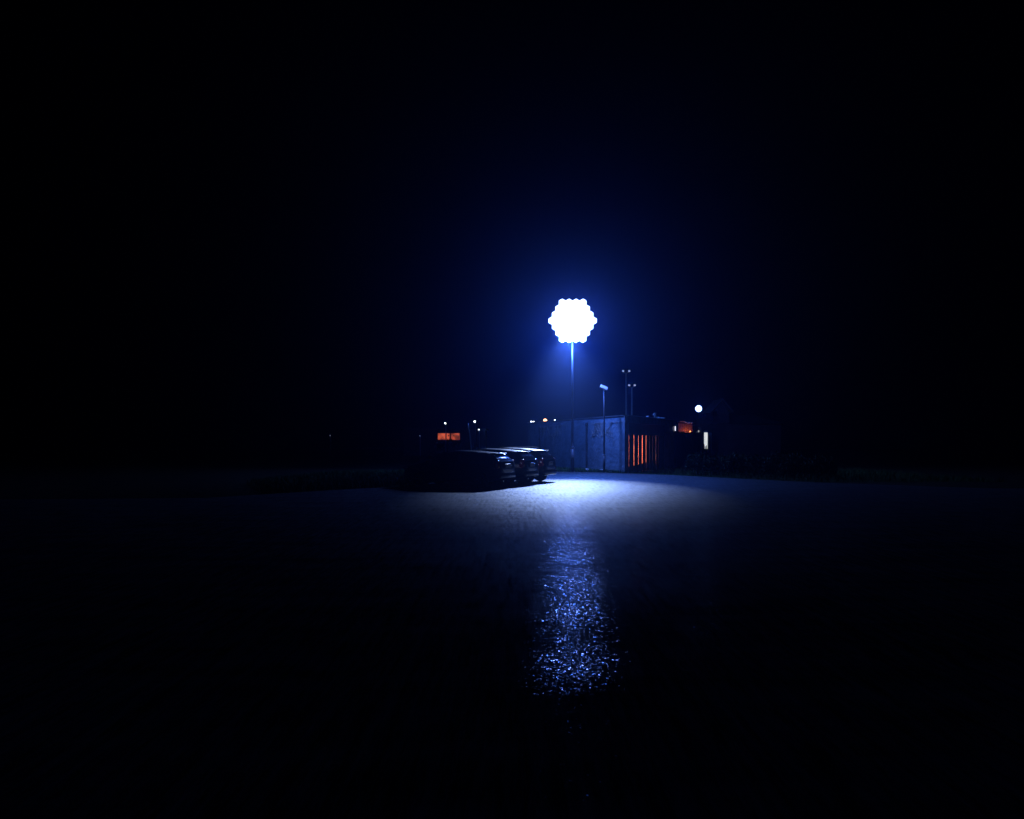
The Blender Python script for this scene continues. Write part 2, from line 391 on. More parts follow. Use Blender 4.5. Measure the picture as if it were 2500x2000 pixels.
# white hardware along the roof edge above the gate
def roofbit(name, label, cat, px, py0, py1, wpx, fn, off=.35):
    s = onR(px); p = pR(s, off); t = thing(name, label, cat, (p.x, p.y, ZT + .03), math.atan2(dR.y, dR.x), "pale hardware on the garage roof")
    fn(t, wpx * p.y / F); return t
def vent(t, wd):
    bm = bmesh.new(); box(bm, 0, 0, .06, wd * 2.0, .16, .12, bev=.015); link("hood", bm, M['whitepaint'], t)
    bm = bmesh.new(); box(bm, 0, -.09 * sgn, .05, wd * 1.2, .02, .06); link("grille", bm, M['darksteel'], t)
for px, wd, lb in ((1594, .07 * 40, "small white roof vent farthest left above the gate"), (1620.5, 3.0, "white roof vent just right of the roof bracket"),
                   (1626.5, 4.5, "middle white roof vent between bracket and roof end"), (1633, 5.5, "white roof vent nearest the right end of the garage roof")):
    roofbit("roof_vent", lb, "vent", px, 0, 0, wd, vent)
def bracket(t, wd):
    bm = bmesh.new()
    tube(bm, [(-.3, 0, 0), (.02, 0, .34)], .022, 8); tube(bm, [(.34, 0, 0), (.06, 0, .34)], .022, 8)
    tube(bm, [(-.14, 0, .15), (.2, 0, .15)], .018, 8); link("trestle", bm, M['whitepaint'], t)
    bm = bmesh.new(); box(bm, .02, 0, .36, .42, .06, .05, bev=.01); box(bm, -.3, 0, .26, .16, .06, .12, bev=.01); link("crossbar", bm, M['whitepaint'], t)
    bm = bmesh.new(); box(bm, 0, 0, .02, .72, .2, .045, bev=.01); link("base_plate", bm, M['zinc'], t)
roofbit("roof_bracket", "white trestle bracket standing on the garage roof above the gate", "bracket", 1612, 0, 0, 8, bracket)

# lit tube on the far pier
p = pR(lenR - .05, -.09); t = thing("tube_lamp", "short white tube lamp on the pier right of the gate", "lamp", (p.x, p.y, 2.62))
bm = bmesh.new(); tube(bm, [(0, 0, 0), (0, 0, .36)], .035, 10); link("tube", bm, M['tube'], t, True)
bm = bmesh.new(); box(bm, .02, .045, .18, .08, .05, .46, bev=.01); link("back_plate", bm, M['darksteel'], t)

# ------------------------------------------------------------ floodlight masts
def flood_head(t, x, z, yaw, tilt, m_glass, wd=.78, hg=.52, glass=True):
    """housing with cooling ribs, yoke and glass, facing -Y before yaw, tilted down"""
    mx = Matrix.Translation((x, 0, z)) @ Matrix.Rotation(yaw, 4, 'Z') @ Matrix.Rotation(tilt, 4, 'X')
    bm = bmesh.new(); box(bm, 0, .07, 0, wd, .1, hg, mx, bev=.02)
    for i in range(9): box(bm, (i - 4) * wd / 10, .15, 0, .018, .07, hg * .8, mx)
    h = link("floodlight_head", bm, M['whitepaint'], t)
    bm = bmesh.new(); box(bm, 0, .014, 0, wd * .92, .012, hg * .88, mx, bev=.004); link("glass", bm, m_glass, h)
    bm = bmesh.new()
    for s in (-1, 1): tube(bm, [mx @ Vector((s * wd * .52, .08, 0)), mx @ Vector((s * wd * .52, .12, -hg * .6))], .016, 6)
    tube(bm, [mx @ Vector((-wd * .52, .12, -hg * .6)), mx @ Vector((wd * .52, .12, -hg * .6))], .016, 6); link("yoke", bm, M['galv'], h)
    return mx
MD = 49.6
base = gr(1398, 0, MD); ZL = EYE + (HZ - 783) * MD / F
mast = thing("floodlight_mast", "tall lit mast before the rendered wall, its glare shaped as packed glowing heads", "light mast", base)
bm = bmesh.new(); tube(bm, [(0, .12, 1.45), (0, .12, ZL + 1.1)], [.075, .045], 20); link("pole", bm, M['greypole'], mast, True)
bm = bmesh.new(); tube(bm, [(0, .12, 0), (0, .12, 1.45)], .115, 20); link("base_sleeve", bm, M['greypole'], mast, True)
bm = bmesh.new(); tube(bm, [(0, .12, 1.42), (0, .12, 1.5)], .135, 20); link("collar", bm, M['zinc'], mast)
bm = bmesh.new(); box(bm, 0, .004, .7, .12, .02, .38, bev=.008); link("service_door", bm, M['darksteel'], mast)
TILT = R(8); HR = .2405
for row, cnt in ((-3, 4), (-2, 5), (-1, 6), (0, 7), (1, 6), (2, 5), (3, 4)):  # heads multiplied to build the lamp's glare as a shape; real fixture unseen
    z = ZL + row * .366
    bm = bmesh.new(); tube(bm, [(-cnt * .21, .2, z), (cnt * .21, .2, z)], .03, 10); link("crossarm", bm, M['galv'], mast)
    for k in range(cnt):
        x = (k - (cnt - 1) / 2) * .42
        mx = Matrix.Translation((x, .02, z)) @ Matrix.Rotation(TILT, 4, 'X') @ Matrix.Rotation(R(90), 4, 'X') @ Matrix.Rotation(R(30), 4, 'Z')
        bm = bmesh.new(); lathe(bm, [(HR * .98, .0), (HR, -.02), (HR * .96, -.08), (HR * .6, -.15), (HR * .3, -.17)], 6, mx); h = link("floodlight_head", bm, M['whitepaint'], mast, False)
        bm = bmesh.new(); lathe(bm, [(HR * .965, .004), (HR * .965, .012), (HR * .5, .03), (.02, .034)], 6, mx); link("glass", bm, M['flood'], h, True)
lamp('POINT', "added_spill", (.1, -.45, ZL - .1), (.14, .25, 1.0), SPILL * 1.3, .3, mast)  # bare light added before the heads for mist glow and ground glitter
lamp('POINT', "added_spill", (-.3, -.3, ZL - 1.6), BLUE, SPILL * 1.3, .3, mast)  # bare light added below the heads to brighten the wall, no fixture
lamp('SPOT', "wide_beam", (.4, -.45, ZL - .5), BEAM, BEAM_W * 2, .12, mast, (R(42), 0, R(180)), spot_size=R(64), spot_blend=.6)
lamp('SPOT', "patch_beam", (-.4, -.45, ZL - .4), BEAM_WHITE, WHITE_W * 2, .12, mast, (R(61.5), 0, R(180) - R(3.5)), spot_size=R(30), spot_blend=1.0)

def small_post(name, label, px, d, ytop, rad, sleeve, heads, group=None, pm=None):
    pm = pm or M['greypole']
    b = gr(px, 0, d); zt = EYE + (HZ - ytop) * d / F
    t = thing(name, label, "light mast", b, 0, group)
    bm = bmesh.new(); tube(bm, [(0, 0, 0 if not sleeve else sleeve), (0, 0, zt)], [rad, rad * .8], 14); link("pole", bm, pm, t, True)
    if sleeve:
        bm = bmesh.new(); tube(bm, [(0, 0, 0), (0, 0, sleeve)], rad * 1.5, 14); link("base_sleeve", bm, M['greypole'], t, True)
        bm = bmesh.new(); tube(bm, [(0, 0, sleeve - .02), (0, 0, sleeve + .04)], rad * 1.8, 14); link("collar", bm, M['whitepaint'], t)
    return t, zt
# the one white floodlight head on its own post
t, zt = small_post("floodlight_post", "slim post with one white angular floodlight head beside the creeper", 1475, 48.6, 952, .05, 1.03, 1)
bm = bmesh.new(); mx = Matrix.Translation((-.02, 0, zt + .14)) @ Matrix.Rotation(R(24), 4, 'Y') @ Matrix.Rotation(R(35), 4, 'X')
box(bm, 0, 0, 0, .46, .34, .07, mx, bev=.012); hd = link("floodlight_head", bm, M['whitepaint'], t)
bm = bmesh.new(); box(bm, 0, 0, -.042, .4, .28, .01, mx); link("glass", bm, M['glass'], hd)
bm = bmesh.new(); tube(bm, [(0, 0, zt - .05), (0, 0, zt + .1)], .06, 10); link("bracket", bm, M['whitepaint'], t)
# two twin-headed masts behind the garage
for px, d, yt, hx, lb, rr in ((1528.5, 74, 911, 7.5, "taller twin-headed mast rising behind the garage corner", .085), (1542.5, 70, 946, 6.7, "shorter twin-headed mast rising behind the garage roof", .07)):
    t, zt = small_post("twin_mast", lb, px, d, yt, rr, 0, 2, "twin-headed masts behind the garage", M['whitepaint'])
    k = d / F; bm = bmesh.new(); tube(bm, [(-hx * k, 0, zt + .1), (0, 0, zt - .05), (hx * k, 0, zt + .1)], .03, 8); link("crossarm", bm, M['galv'], t)
    for s in (-1, 1):
        mx = Matrix.Translation((s * hx * k, -.05, zt + .2)) @ Matrix.Rotation(R(28), 4, 'X')
        bm = bmesh.new(); box(bm, 0, 0, 0, .2, .12, .16, mx, bev=.015); h = link("floodlight_head", bm, M['whitepaint'], t)
        bm = bmesh.new(); box(bm, 0, -.064, 0, .17, .008, .13, mx); link("glass", bm, M['pin'], h)  # dim glow put into the panes so the heads read white

# second lit lamp, beyond the gate
d2 = 70; b = gr(1705, 0, d2); z2 = EYE + (HZ - 998) * d2 / F
t = thing("street_lamp", "blazing blue-white lamp on a post left of the gabled house", "street lamp", b)
bm = bmesh.new(); tube(bm, [(0, .2, 0), (0, .2, z2 - .1), (0, .1, z2 + .1), (0, .02, z2 + .12)], [.06, .045, .04, .03], 10); link("pole", bm, M['darksteel'], t, True)
bm = bmesh.new(); lathe(bm, [(.05, -.02), (.27, .03), (.3, .1), (.14, .18), (.05, .2)], 20, Matrix.Translation((0, 0, z2)) @ Matrix.Rotation(R(70), 4, 'X') @ Matrix.Translation((0, 0, -.12))); h = link("lamp_head", bm, M['darksteel'], t)
bm = bmesh.new(); bmesh.ops.create_uvsphere(bm, u_segments=20, v_segments=12, radius=.28)
for v in bm.verts: v.co = Vector((v.co.x, v.co.y * .55 - .09, v.co.z + z2))
link("globe", bm, M['flood'], h, True)
lamp('AREA', "street_light", (0, -.3, z2), BLUE, 20, .2, t, (R(-82), 0, 0))

# ------------------------------------------------------------ fence, lit shed, gabled house
f0 = Vector((Rt.x + .1, Rt.y + .3)); f1 = Vector(at(1712, HZ, 62)[:2])
fen = thing("board_fence", "dark upright-board fence between garage and arched doorway", "fence", (0, 0, 0))
bm = bmesh.new(); n = 26
for i in range(n):
    a = f0.lerp(f1, i / n); b = f0.lerp(f1, (i + .9) / n); slab(bm, a, b, .05, 2.55 + .02 * math.sin(i * 2.3), 0, .025 if i % 2 else .03)
link("boards", bm, M['board'], fen)
for k in range(4):
    p = f0.lerp(f1, (k + .05) / 3.2); bm = bmesh.new(); box(bm, p.x, p.y + .1, 1.3, .1, .1, 2.6); link("post", bm, M['darksteel'], fen)
bm = bmesh.new(); slab(bm, f0, f1, 2.58, 2.62, -.03, .07); link("cap_rail", bm, M['darksteel'], fen)
g0 = Vector(at(1656, HZ, 67)[:2]); g1 = Vector(at(1691, HZ, 68)[:2])
shed = thing("plank_shed", "orange-lit plank shed showing above the dark board fence", "shed", (0, 0, 0))
bm = bmesh.new(); n = 7
for i in range(n):
    a = g0.lerp(g1, (i + .04) / n); b = g0.lerp(g1, (i + .9) / n); slab(bm, a, b, 0, 3.42 - .012 * i, 0, .03)
link("wall", bm, M['inner'], shed)
bm = bmesh.new(); slab(bm, g0, g1, 0, 3.3, .05, .12); link("back_board", bm, M['board'], shed)
bm = bmesh.new(); pts = []
for i in range(25):
    u = i / 24; p = g0.lerp(g1, .1 + .9 * u); pts.append((p.x, p.y - .06, 3.58 - .12 / (1 + math.exp(-(u - .42) * 18)) + .012 * math.sin(u * 40)))
tube(bm, pts, .028, 6); link("gutter", bm, M['whitepaint'], shed)
bm = bmesh.new(); prism(bm, [g0 + Vector((0, .02)), g1 + Vector((0, .02)), g1 + Vector((0, 2)), g0 + Vector((0, 2))], 3.44, 3.49); link("roof", bm, M['felt'], shed)
bm = bmesh.new(); slab(bm, g0 + Vector((0, 1.98)), g1 + Vector((0, 1.98)), 0, 3.43, 0, -.08); link("rear_wall", bm, M['board'], shed)
p = g0.lerp(g1, .8); t = thing("wall_lamp", "orange wall lamp low on the plank shed behind the fence", "lamp", (p.x, p.y - .05, 2.75))
bm = bmesh.new(); box(bm, 0, 0, 0, .1, .06, .14, bev=.02); link("housing", bm, M['darksteel'], t)
bm = bmesh.new(); bmesh.ops.create_uvsphere(bm, u_segments=12, v_segments=8, radius=.05)
for v in bm.verts: v.co.y -= .06
link("bulb", bm, M['sodium'], t, True)
lamp('POINT', "shed_light", (-.25, -.55, -.25), (1, .22, .07), 16, .06, t)

H = 74.0
hs = thing("gabled_house", "dark gabled house with a white-lit arched doorway", "house", (0, 0, 0))
X = lambda px: (px - 1250) / F * H
Zp = lambda py: EYE + (HZ - py) * H / F
xl, xr = X(1712), X(1905); dx0, dx1 = X(1715.5), X(1728.5)
zt_, zd = Zp(1037), Zp(1056)
bm = bmesh.new()                             # front wall round the doorway
box(bm, (xl + dx0) / 2, H, zt_ / 2, dx0 - xl, .3, zt_); box(bm, (dx1 + xr) / 2, H, zt_ / 2, xr - dx1, .3, zt_)
n = 12; cx = (dx0 + dx1) / 2; rw = (dx1 - dx0) / 2
for yy in (0,):
    for i in range(n):
        a0, a1 = math.pi * i / n, math.pi * (i + 1) / n
        x0, x1 = cx - rw * math.cos(a0), cx - rw * math.cos(a1)
        z0, z1 = zd + rw * .75 * math.sin(a0), zd + rw * .75 * math.sin(a1)
        vs = [[bm.verts.new((x, y, z)) for x, z in ((x0, z0), (x1, z1), (x1, zt_), (x0, zt_))] for y in (H - .15, H + .15)]
        bm.faces.new(vs[0]); bm.faces.new(vs[1][::-1]); bm.faces.new((vs[0][0], vs[1][0], vs[1][1], vs[0][1]))
link("wall", bm, M['facade'], hs)
bm = bmesh.new()                             # tympanum and arch ring
n = 14; ring = []
for i in range(n + 1):
    a_ = math.pi * i / n; ring.append((cx - rw * 1.0 * math.cos(a_), zd + rw * .74 * math.sin(a_)))
vs = [bm.verts.new((x, H - .02, z)) for x, z in ring]; vb = [bm.verts.new((x, H + .06, z)) for x, z in ring]
bm.faces.new(vs); bm.faces.new(vb[::-1])
for i in range(n): bm.faces.new((vs[i], vs[i + 1], vb[i + 1], vb[i]))
bm.faces.new((vs[-1], vs[0], vb[0], vb[-1]))
link("arch_panel", bm, M['pale'], hs)
bm = bmesh.new(); box(bm, dx1 + .14, H - .2, zd / 2 - .0, .26, .12, zd * .98, bev=.02); link("door_surround", bm, M['pale'], hs)
bm = bmesh.new(); box(bm, cx, H + .9, zd / 2 + .1, (dx1 - dx0) * 2.2, .06, zd + .2); dl = link("lit_room_wall", bm, M['doorlight'], hs)
bm = bmesh.new(); box(bm, cx, H + .02, Zp(1096) / 2, (dx1 - dx0), .08, Zp(1096)); dh = link("half_door", bm, M['board'], hs)
bm = bmesh.new()
for k, (fx, hh) in enumerate(((.2, .16), (.42, .42), (.62, .22), (.86, .3))): box(bm, dx0 + (dx1 - dx0) * fx, H + .3, Zp(1096) + hh / 2, .07, .05, hh, bev=.01)
link("sill_clutter", bm, M['lens_red'], hs)
bm = bmesh.new(); box(bm, X(1738), H - .9, Zp(1120), X(1756) - X(1720), .35, .07, bev=.01); link("step_edge", bm, M['pale'], hs)
bm = bmesh.new(); box(bm, X(1738), H - .86, Zp(1120) / 2 - .03, X(1756) - X(1720) - .1, .25, Zp(1120) - .02); link("step_block", bm, M['facade'], hs)
bm = bmesh.new(); box(bm, (xl + xr) / 2, H + 7, zt_ / 2, xr - xl, .3, zt_)
for x in (xl + .15, xr - .15): box(bm, x, H + 3.5, zt_ / 2, .29, 6.69, zt_)
link("rear_wall", bm, M['facade'], hs)
bm = bmesh.new()                             # hipped main roof
e = .3; b0 = [(xl - e, H - e - .2), (xr + e, H - e - .2), (xr + e, H + 7 + e), (xl - e, H + 7 + e)]
lo = [bm.verts.new((x, y, zt_)) for x, y in b0]; r0 = bm.verts.new((xl + 1.6, H + 3.4, zt_ + 1.1)); r1 = bm.verts.new((xr - 1.6, H + 3.4, zt_ + 1.1))
bm.faces.new((lo[0], lo[1], r1, r0)); bm.faces.new((lo[1], lo[2], r1)); bm.faces.new((lo[2], lo[3], r0, r1)); bm.faces.new((lo[3], lo[0], r0)); bm.faces.new(lo[::-1])
link("roof", bm, M['tile'], hs)
ga, gb, gp = X(1734), X(1788), X(1762)      # the dormer gable
bm = bmesh.new(); zb = Zp(1004); zpk = Zp(976)
v = [[bm.verts.new(q) for q in ((ga + .3, y, zt_ - .1), (gb - .3, y, zt_ - .1), (gb - .3, y, zb), (gp, y, zpk - .1), (ga + .3, y, zb))] for y in (H - .1, H + 3)]
bm.faces.new(v[0]); bm.faces.new(v[1][::-1])
for i in range(5): bm.faces.new((v[0][i], v[0][(i + 1) % 5], v[1][(i + 1) % 5], v[1][i]))
link("dormer", bm, M['facade'], hs)
bm = bmesh.new()
for (xa, xb) in ((ga, gp), (gb, gp)):
    vs = [[bm.verts.new(q) for q in ((xa, y, zb - .12), (xb, y, zpk), (xb, y, zpk + .1), (xa, y, zb - .02))] for y in (H - .35, H + 3.1)]
    bm.faces.new(vs[0]); bm.faces.new(vs[1][::-1])
    for i in range(4): bm.faces.new((vs[0][i], vs[0][(i + 1) % 4], vs[1][(i + 1) % 4], vs[1][i]))
link("gable_roof", bm, M['zinc'], hs)
bm = bmesh.new(); box(bm, X(1744), H - .14, Zp(1009), X(1749) - X(1739), .06, .3, bev=.01); link("dormer_window", bm, M['glass'], hs)

# ------------------------------------------------------------ hedge, shrubs
def leaf_cloud(bm, fn, n, size, rnd):
    for _ in range(n):
        p = Vector(fn(rnd)); s = size * rnd.uniform(.6, 1.4)
        a = Vector((rnd.gauss(0, 1), rnd.gauss(0, 1), rnd.gauss(0, 1))).normalized(); b = a.cross(Vector((rnd.random(), rnd.random(), 1.1))).normalized()
        v = [bm.verts.new(p + q) for q in (-a * s, b * s * .45, a * s, -b * s * .45)]; bm.faces.new(v)
def shrub(name, label, cat, loc, w_, h, n, size, seed, group=None):
    rnd = random.Random(seed); t = thing(name, label, cat, loc, 0, group)
    lobes = [(rnd.uniform(-.5, .5) * w_, rnd.uniform(-.5, .5) * w_, h * rnd.uniform(.4, .8), h * rnd.uniform(.18, .32)) for _ in range(7)]
    def fn(r):
        x, y, z, q = r.choice(lobes); d = Vector((r.gauss(0, 1), r.gauss(0, 1), r.gauss(0, 1))).normalized() * q * r.random() ** .4
        return (x + d.x * 1.3, y + d.y * 1.3, max(.02, z + d.z))
    bm = bmesh.new(); leaf_cloud(bm, fn, n, size, rnd); link("crown", bm, M['leaf'], t)
    bm = bmesh.new()
    for x, y, z, q in lobes: tube(bm, [(x * .12, y * .12, 0), (x * .5, y * .5, z * .5), (x, y, z)], [.03 * h, .02 * h, .008], 5)
    link("stems", bm, M['stem'], t); return t
h0 = Vector((10.2, 46.5)); h1 = Vector((15.4, 39.6)); rnd = random.Random(5)
hd = thing("clipped_hedge", "long dark hedge along the right edge of the car park", "hedge", (0, 0, 0))
def hf(r):
    u = r.random(); p = h0.lerp(h1, u); a = r.uniform(0, math.pi); q = r.uniform(.75, 1.05) * (1 + .16 * math.sin(u * 31) * math.sin(u * 13))
    return (p.x + .55 * q * math.cos(a), p.y + .35 * q * math.cos(a), max(.03, 1.15 * q * math.sin(a) ** .5 * r.uniform(.5, 1)))
bm = bmesh.new(); leaf_cloud(bm, hf, 14000, .075, rnd); link("foliage", bm, M['leaf'], hd)
bm = bmesh.new()
for i in range(40):
    p = h0.lerp(h1, (i + .5) / 40); tube(bm, [(p.x, p.y, 0), (p.x + .06, p.y, .5), (p.x + .1 * math.sin(i), p.y + .1, .95)], [.03, .02, .008], 5)
link("stems", bm, M['stem'], hd)

# ------------------------------------------------------------ cars
def interp(tab, x):
    for (x0, v0), (x1, v1) in zip(tab, tab[1:]):
        if x <= x1:
            u = min(max((x - x0) / (x1 - x0), 0), 1); u = u * u * (3 - 2 * u) * .45 + u * .55; return v0 + (v1 - v0) * u
    return tab[-1][1]
def make_car(label, rc, heading, Ln, Ht, Wd, paintm, rails=False, spoiler=.0):
    t = thing("parked_car", label, "car", (rc[0] + math.cos(heading) * Ln / 2, rc[1] + math.sin(heading) * Ln / 2, 0), heading, "cars parked side by side")
    hl = Ln / 2; hw = Wd / 2
    top = [(-hl, .78), (-hl + .04, 1.0), (-hl + .2, Ht * .80), (-hl + .40, Ht * .92), (-hl + .72, Ht * .948), (-hl + 1.3, Ht * .983), (-hl + 1.95, Ht), (.1, Ht * .99), (.45, Ht * .955), (1.22, .98), (hl - .5, .88), (hl - .12, .76), (hl, .62)]
    belt = [(-hl, .76), (-hl + .1, .93), (-hl + .6, .98), (0, .94), (1.1, .9), (1.35, .88), (hl - .4, .80), (hl - .1, .70), (hl, .58)]
    bot = [(-hl, .38), (-hl + .2, .30), (-hl + .7, .22), (hl - .8, .2), (hl - .2, .24), (hl, .32)]
    wid = [(-hl, .80), (-hl + .08, .9), (-hl + .35, .975), (-hl + 1, 1), (hl - 1, 1), (hl - .4, .95), (hl - .1, .84), (hl, .7)]
    wtop = [(-hl, .78), (-hl + .5, .70), (-hl + 1, .72), (0, .72), (.5, .70), (1.22, .80), (hl - .3, .82), (hl, .66)]
    xs = [-hl + Ln * i / 110 for i in range(111)]; wheels = (-hl + .78, hl - .86); WR = .315
    def section(x):
        zb, zm, zt = interp(bot, x), interp(belt, x), interp(top, x); zt = max(zt, zm + .012)
        w0 = hw * interp(wid, x); w1 = hw * interp(wtop, x); w1 = min(w1, w0 * .97)
        hgt = zt - zm
        P = [(0, zb), (w0 * .8, zb), (w0 * .95, zb + .05), (w0 * .99, zb + .16)]
        for i in range(1, 7):
            u = i / 6; P.append((w0 * (.99 + .012 * math.sin(u * 3.1) - .025 * u * u), zb + .16 + (zm - .03 - zb - .16) * u))
        P.append((w0 * .945, zm))
        wm = w0 * .935
        for u in (.06, .35, .62, .86): P.append((wm + (w1 - wm) * (u ** 1.15), zm + hgt * u * .97))
        P += [(w1 * .95, zt - hgt * .045), (w1 * .8, zt - hgt * .012), (w1 * .45, zt + .008), (0, zt + .014)]
        return P
    secs = [section(x) for x in xs]; NP = len(secs[0])
    parts = {}
    def face(bmk, pts):
        b = parts.setdefault(bmk, bmesh.new()); b.faces.new([b.verts.new(q) for q in pts])
    for i in range(110):
        x = (xs[i] + xs[i + 1]) / 2; zt = interp(top, x); zm = interp(belt, x)
        for j in range(NP - 1):
            p, q, r, s_ = secs[i][j], secs[i][j + 1], secs[i + 1][j + 1], secs[i + 1][j]
            zc = (p[1] + q[1] + r[1] + s_[1]) / 4; k = 'body'
            if 11 <= j <= 13 and -hl + .62 < x < .98 and zt - zm > .16 and min(abs(x + .42), abs(x + hl - 1.25)) > .035: k = 'side'
            if j >= 14 and .50 < x < 1.18: k = 'wind'
            if j >= 15 and -hl + .05 < x < -hl + .36: k = 'rear'
            if j in (12, 13) and .62 < x < 1.18 and zt - zm > .1: k = 'side' if zt - zm > .16 else k
            if j < 9:
                for wx in wheels:
                    if (x - wx) ** 2 + (zc - WR) ** 2 < (WR + .055) ** 2 and j >= 1: k = 'arch'
            for sg in (1, -1):
                pts = [(xs[i], sg * p[0], p[1]), (xs[i], sg * q[0], q[1]), (xs[i + 1], sg * r[0], r[1]), (xs[i + 1], sg * s_[0], s_[1])]
                if sg < 0: pts = pts[::-1]
                kk = k
                if k == 'side': kk = ('side', sg, 0 if x > -.42 else 1 if x > -hl + 1.25 else 2)
                if k == 'arch': kk = ('arch', sg, x > 0)
                face(kk, pts)
    for idx in (0, 110):                     # end caps
        P = secs[idx]; x = xs[idx]; b = parts['body']
        b.faces.new([b.verts.new((x, y, z)) for y, z in P] + [b.verts.new((x, -y, z)) for y, z in P[-2:0:-1]])
    def fin(k, name, m):
        b = parts[k]; bmesh.ops.remove_doubles(b, verts=b.verts, dist=.0008); bmesh.ops.dissolve_degenerate(b, edges=b.edges, dist=.0005); return link(name, b, m, t, True)
    body = fin('body', "body", paintm); fin('wind', "windscreen", M['glass']); fin('rear', "rear_window", M['glass'])
    for k in list(parts):
        if k[0] == 'side': fin(k, "side_window", M['glass'])
        if k[0] == 'arch': fin(k, "wheel_arch", M['trim'])
    for wx in wheels:
        for sg in (1, -1):
            mx = Matrix.Translation((wx, sg * (hw - .115), WR)) @ Matrix.Rotation(R(-90) * sg, 4, 'X')
            wh = bpy.data.objects.new("wheel", None); C.objects.link(wh); wh.parent = t
            bm = bmesh.new(); lathe(bm, [(.2, -.1), (.29, -.1), (WR, -.07), (WR, .085), (.295, .115), (.215, .12), (.205, .07)], 32, mx); link("tyre", bm, M['rubber'], wh, True)
            bm = bmesh.new(); lathe(bm, [(.207, .02), (.21, .112), (.19, .105), (.185, .05), (.03, .05)], 32, mx)
            for k in range(7):
                a = 2 * math.pi * k / 7; box(bm, .12, 0, .08, .17, .045, .035, mx @ Matrix.Rotation(a, 4, 'Z'), bev=.008)
            lathe(bm, [(.06, .06), (.055, .105), (.02, .11)], 16, mx); link("rim", bm, M['alloy'], wh)
    for sg in (1, -1):
        yb = hw * .9
        bm = bmesh.new(); box(bm, .78, sg * (hw + .08), 1.0, .12, .2, .13, bev=.035); link("door_mirror", bm, paintm, t, True)
        bm = bmesh.new(); box(bm, hl - .2, sg * hw * .66, .69, .3, .34, .13, Matrix.Identity(4), bev=.05); link("headlight", bm, M['lens_clear'], t, True)
        tl = bmesh.new(); box(tl, -hl + .16, sg * hw * .82, .88, .2, .2, .34, bev=.045); tlo = link("tail_light", tl, M['lens_red'], t, True)
        bm = bmesh.new(); box(bm, -hl + .085, sg * hw * .80, .80, .1, .14, .1, bev=.02); link("indicator", bm, M['lens_amber'], tlo, True)
        bm = bmesh.new(); box(bm, -hl + .03, sg * hw * .62, .46, .05, .2, .05, bev=.012); link("reflector", bm, M['lens_red'], t)
        for hx in (.1, -.95):
            bm = bmesh.new(); box(bm, hx, sg * (hw * .985), .83, .17, .03, .028, bev=.009); link("door_handle", bm, M['chrome'], t, True)
        if rails:
            bm = bmesh.new(); tube(bm, [(-hl + .8, sg * hw * .66, Ht - .02), (-hl + .9, sg * hw * .66, Ht + .03), (.0, sg * hw * .66, Ht + .03), (.12, sg * hw * .66, Ht - .02)], .014, 8); link("roof_rail", bm, M['trim'], t)
    bm = bmesh.new(); box(bm, -hl + .08, 0, .45, .2, Wd * .87, .27, bev=.07); link("rear_bumper", bm, paintm, t, True)
    bm = bmesh.new(); box(bm, hl - .075, 0, .42, .16, Wd * .74, .2, bev=.05); link("front_bumper", bm, paintm, t, True)
    bm = bmesh.new(); box(bm, hl + .01, 0, .60, .05, .8, .1, bev=.015); link("grille", bm, M['trim'], t)
    bm = bmesh.new(); box(bm, -hl - .012, 0, .80, .02, .5, .11, bev=.004); link("number_plate", bm, M['plate'], t)
    bm = bmesh.new(); box(bm, -hl + .0, 0, .885, .05, .5, .03, bev=.01); link("boot_trim", bm, M['chrome'], t)
    bm = bmesh.new(); box(bm, -hl + .40, 0, Ht * .922, .24, Wd * .6, .03, bev=.012); link("spoiler", bm, paintm, t, True)
    bm = bmesh.new(); tube(bm, [(-hl + .95, 0, Ht * .955), (-hl + .86, 0, Ht + .07)], [.012, .005], 6); link("aerial", bm, M['trim'], t)
    bm = bmesh.new(); tube(bm, [(-hl + .12, hw * .45, .27), (-hl + .02, hw * .45, .26)], .03, 10); link("exhaust", bm, M['chrome'], t)
    bm = bmesh.new(); tube(bm, [(-hl + .3, .0, Ht * .80 + .03), (-hl + .12, -.3, Ht * .72)], .01, 6); link("wiper", bm, M['trim'], t)
    return t
head = math.atan2(.39, -.92)
make_car("dark blue hatchback nearest the camera, first of the three parked cars", (-.15, 31.2), head, 4.2, 1.41, 1.74, paint("blue_black_paint", (.008, .009, .02)))
make_car("black hatchback in the middle of the three parked cars", (.83, 33.55), head, 4.15, 1.47, 1.74, paint("black_paint", (.006, .006, .007)))
make_car("tall dark estate with roof rails, farthest of the parked cars", (1.69, 35.85), head, 4.3, 1.5, 1.76, paint("graphite_paint", (.012, .012, .014)), rails=True)

# ------------------------------------------------------------ leaning pole, litter
a = at(1149, 1097, 41); b = at(1143, 1034, 41)
bm = bmesh.new(); dx = (b.x - a.x) / (b.z - a.z)
tube(bm, [(a.x - dx * a.z, 41, 0), (a.x + .02, 41, a.z + .1), (at(1145.2, 1050, 41).x, 41, at(0, 1050, 41).z), (at(1143, 1042, 41).x - .01, 41, at(0, 1042, 41).z), (b.x, 41, b.z)], [.03, .028, .026, .024, .022], 10)
o = link("leaning_pole", bm, M['galv'], None, True); tag(o, "thin kinked metal pole leaning left behind the near car", "pole")
for px, py, lb, s in ((1433, 1150, "crumpled white litter in the grass below the creeper", .13), (1468, 1150.5, "white litter scrap at the foot of the slim floodlight post", .11)):
    bm = bmesh.new(); bmesh.ops.create_icosphere(bm, subdivisions=2, radius=s); rnd = random.Random(px)
    for v in bm.verts: v.co *= rnd.uniform(.55, 1.15); v.co.z = max(v.co.z * .8, -s * .5)
    o = link("paper_litter", bm, M['whitepaint']); g = gr(px, 0, 50.2); o.location = (g.x, g.y, s * .75); tag(o, lb, "litter", "litter by the wall")

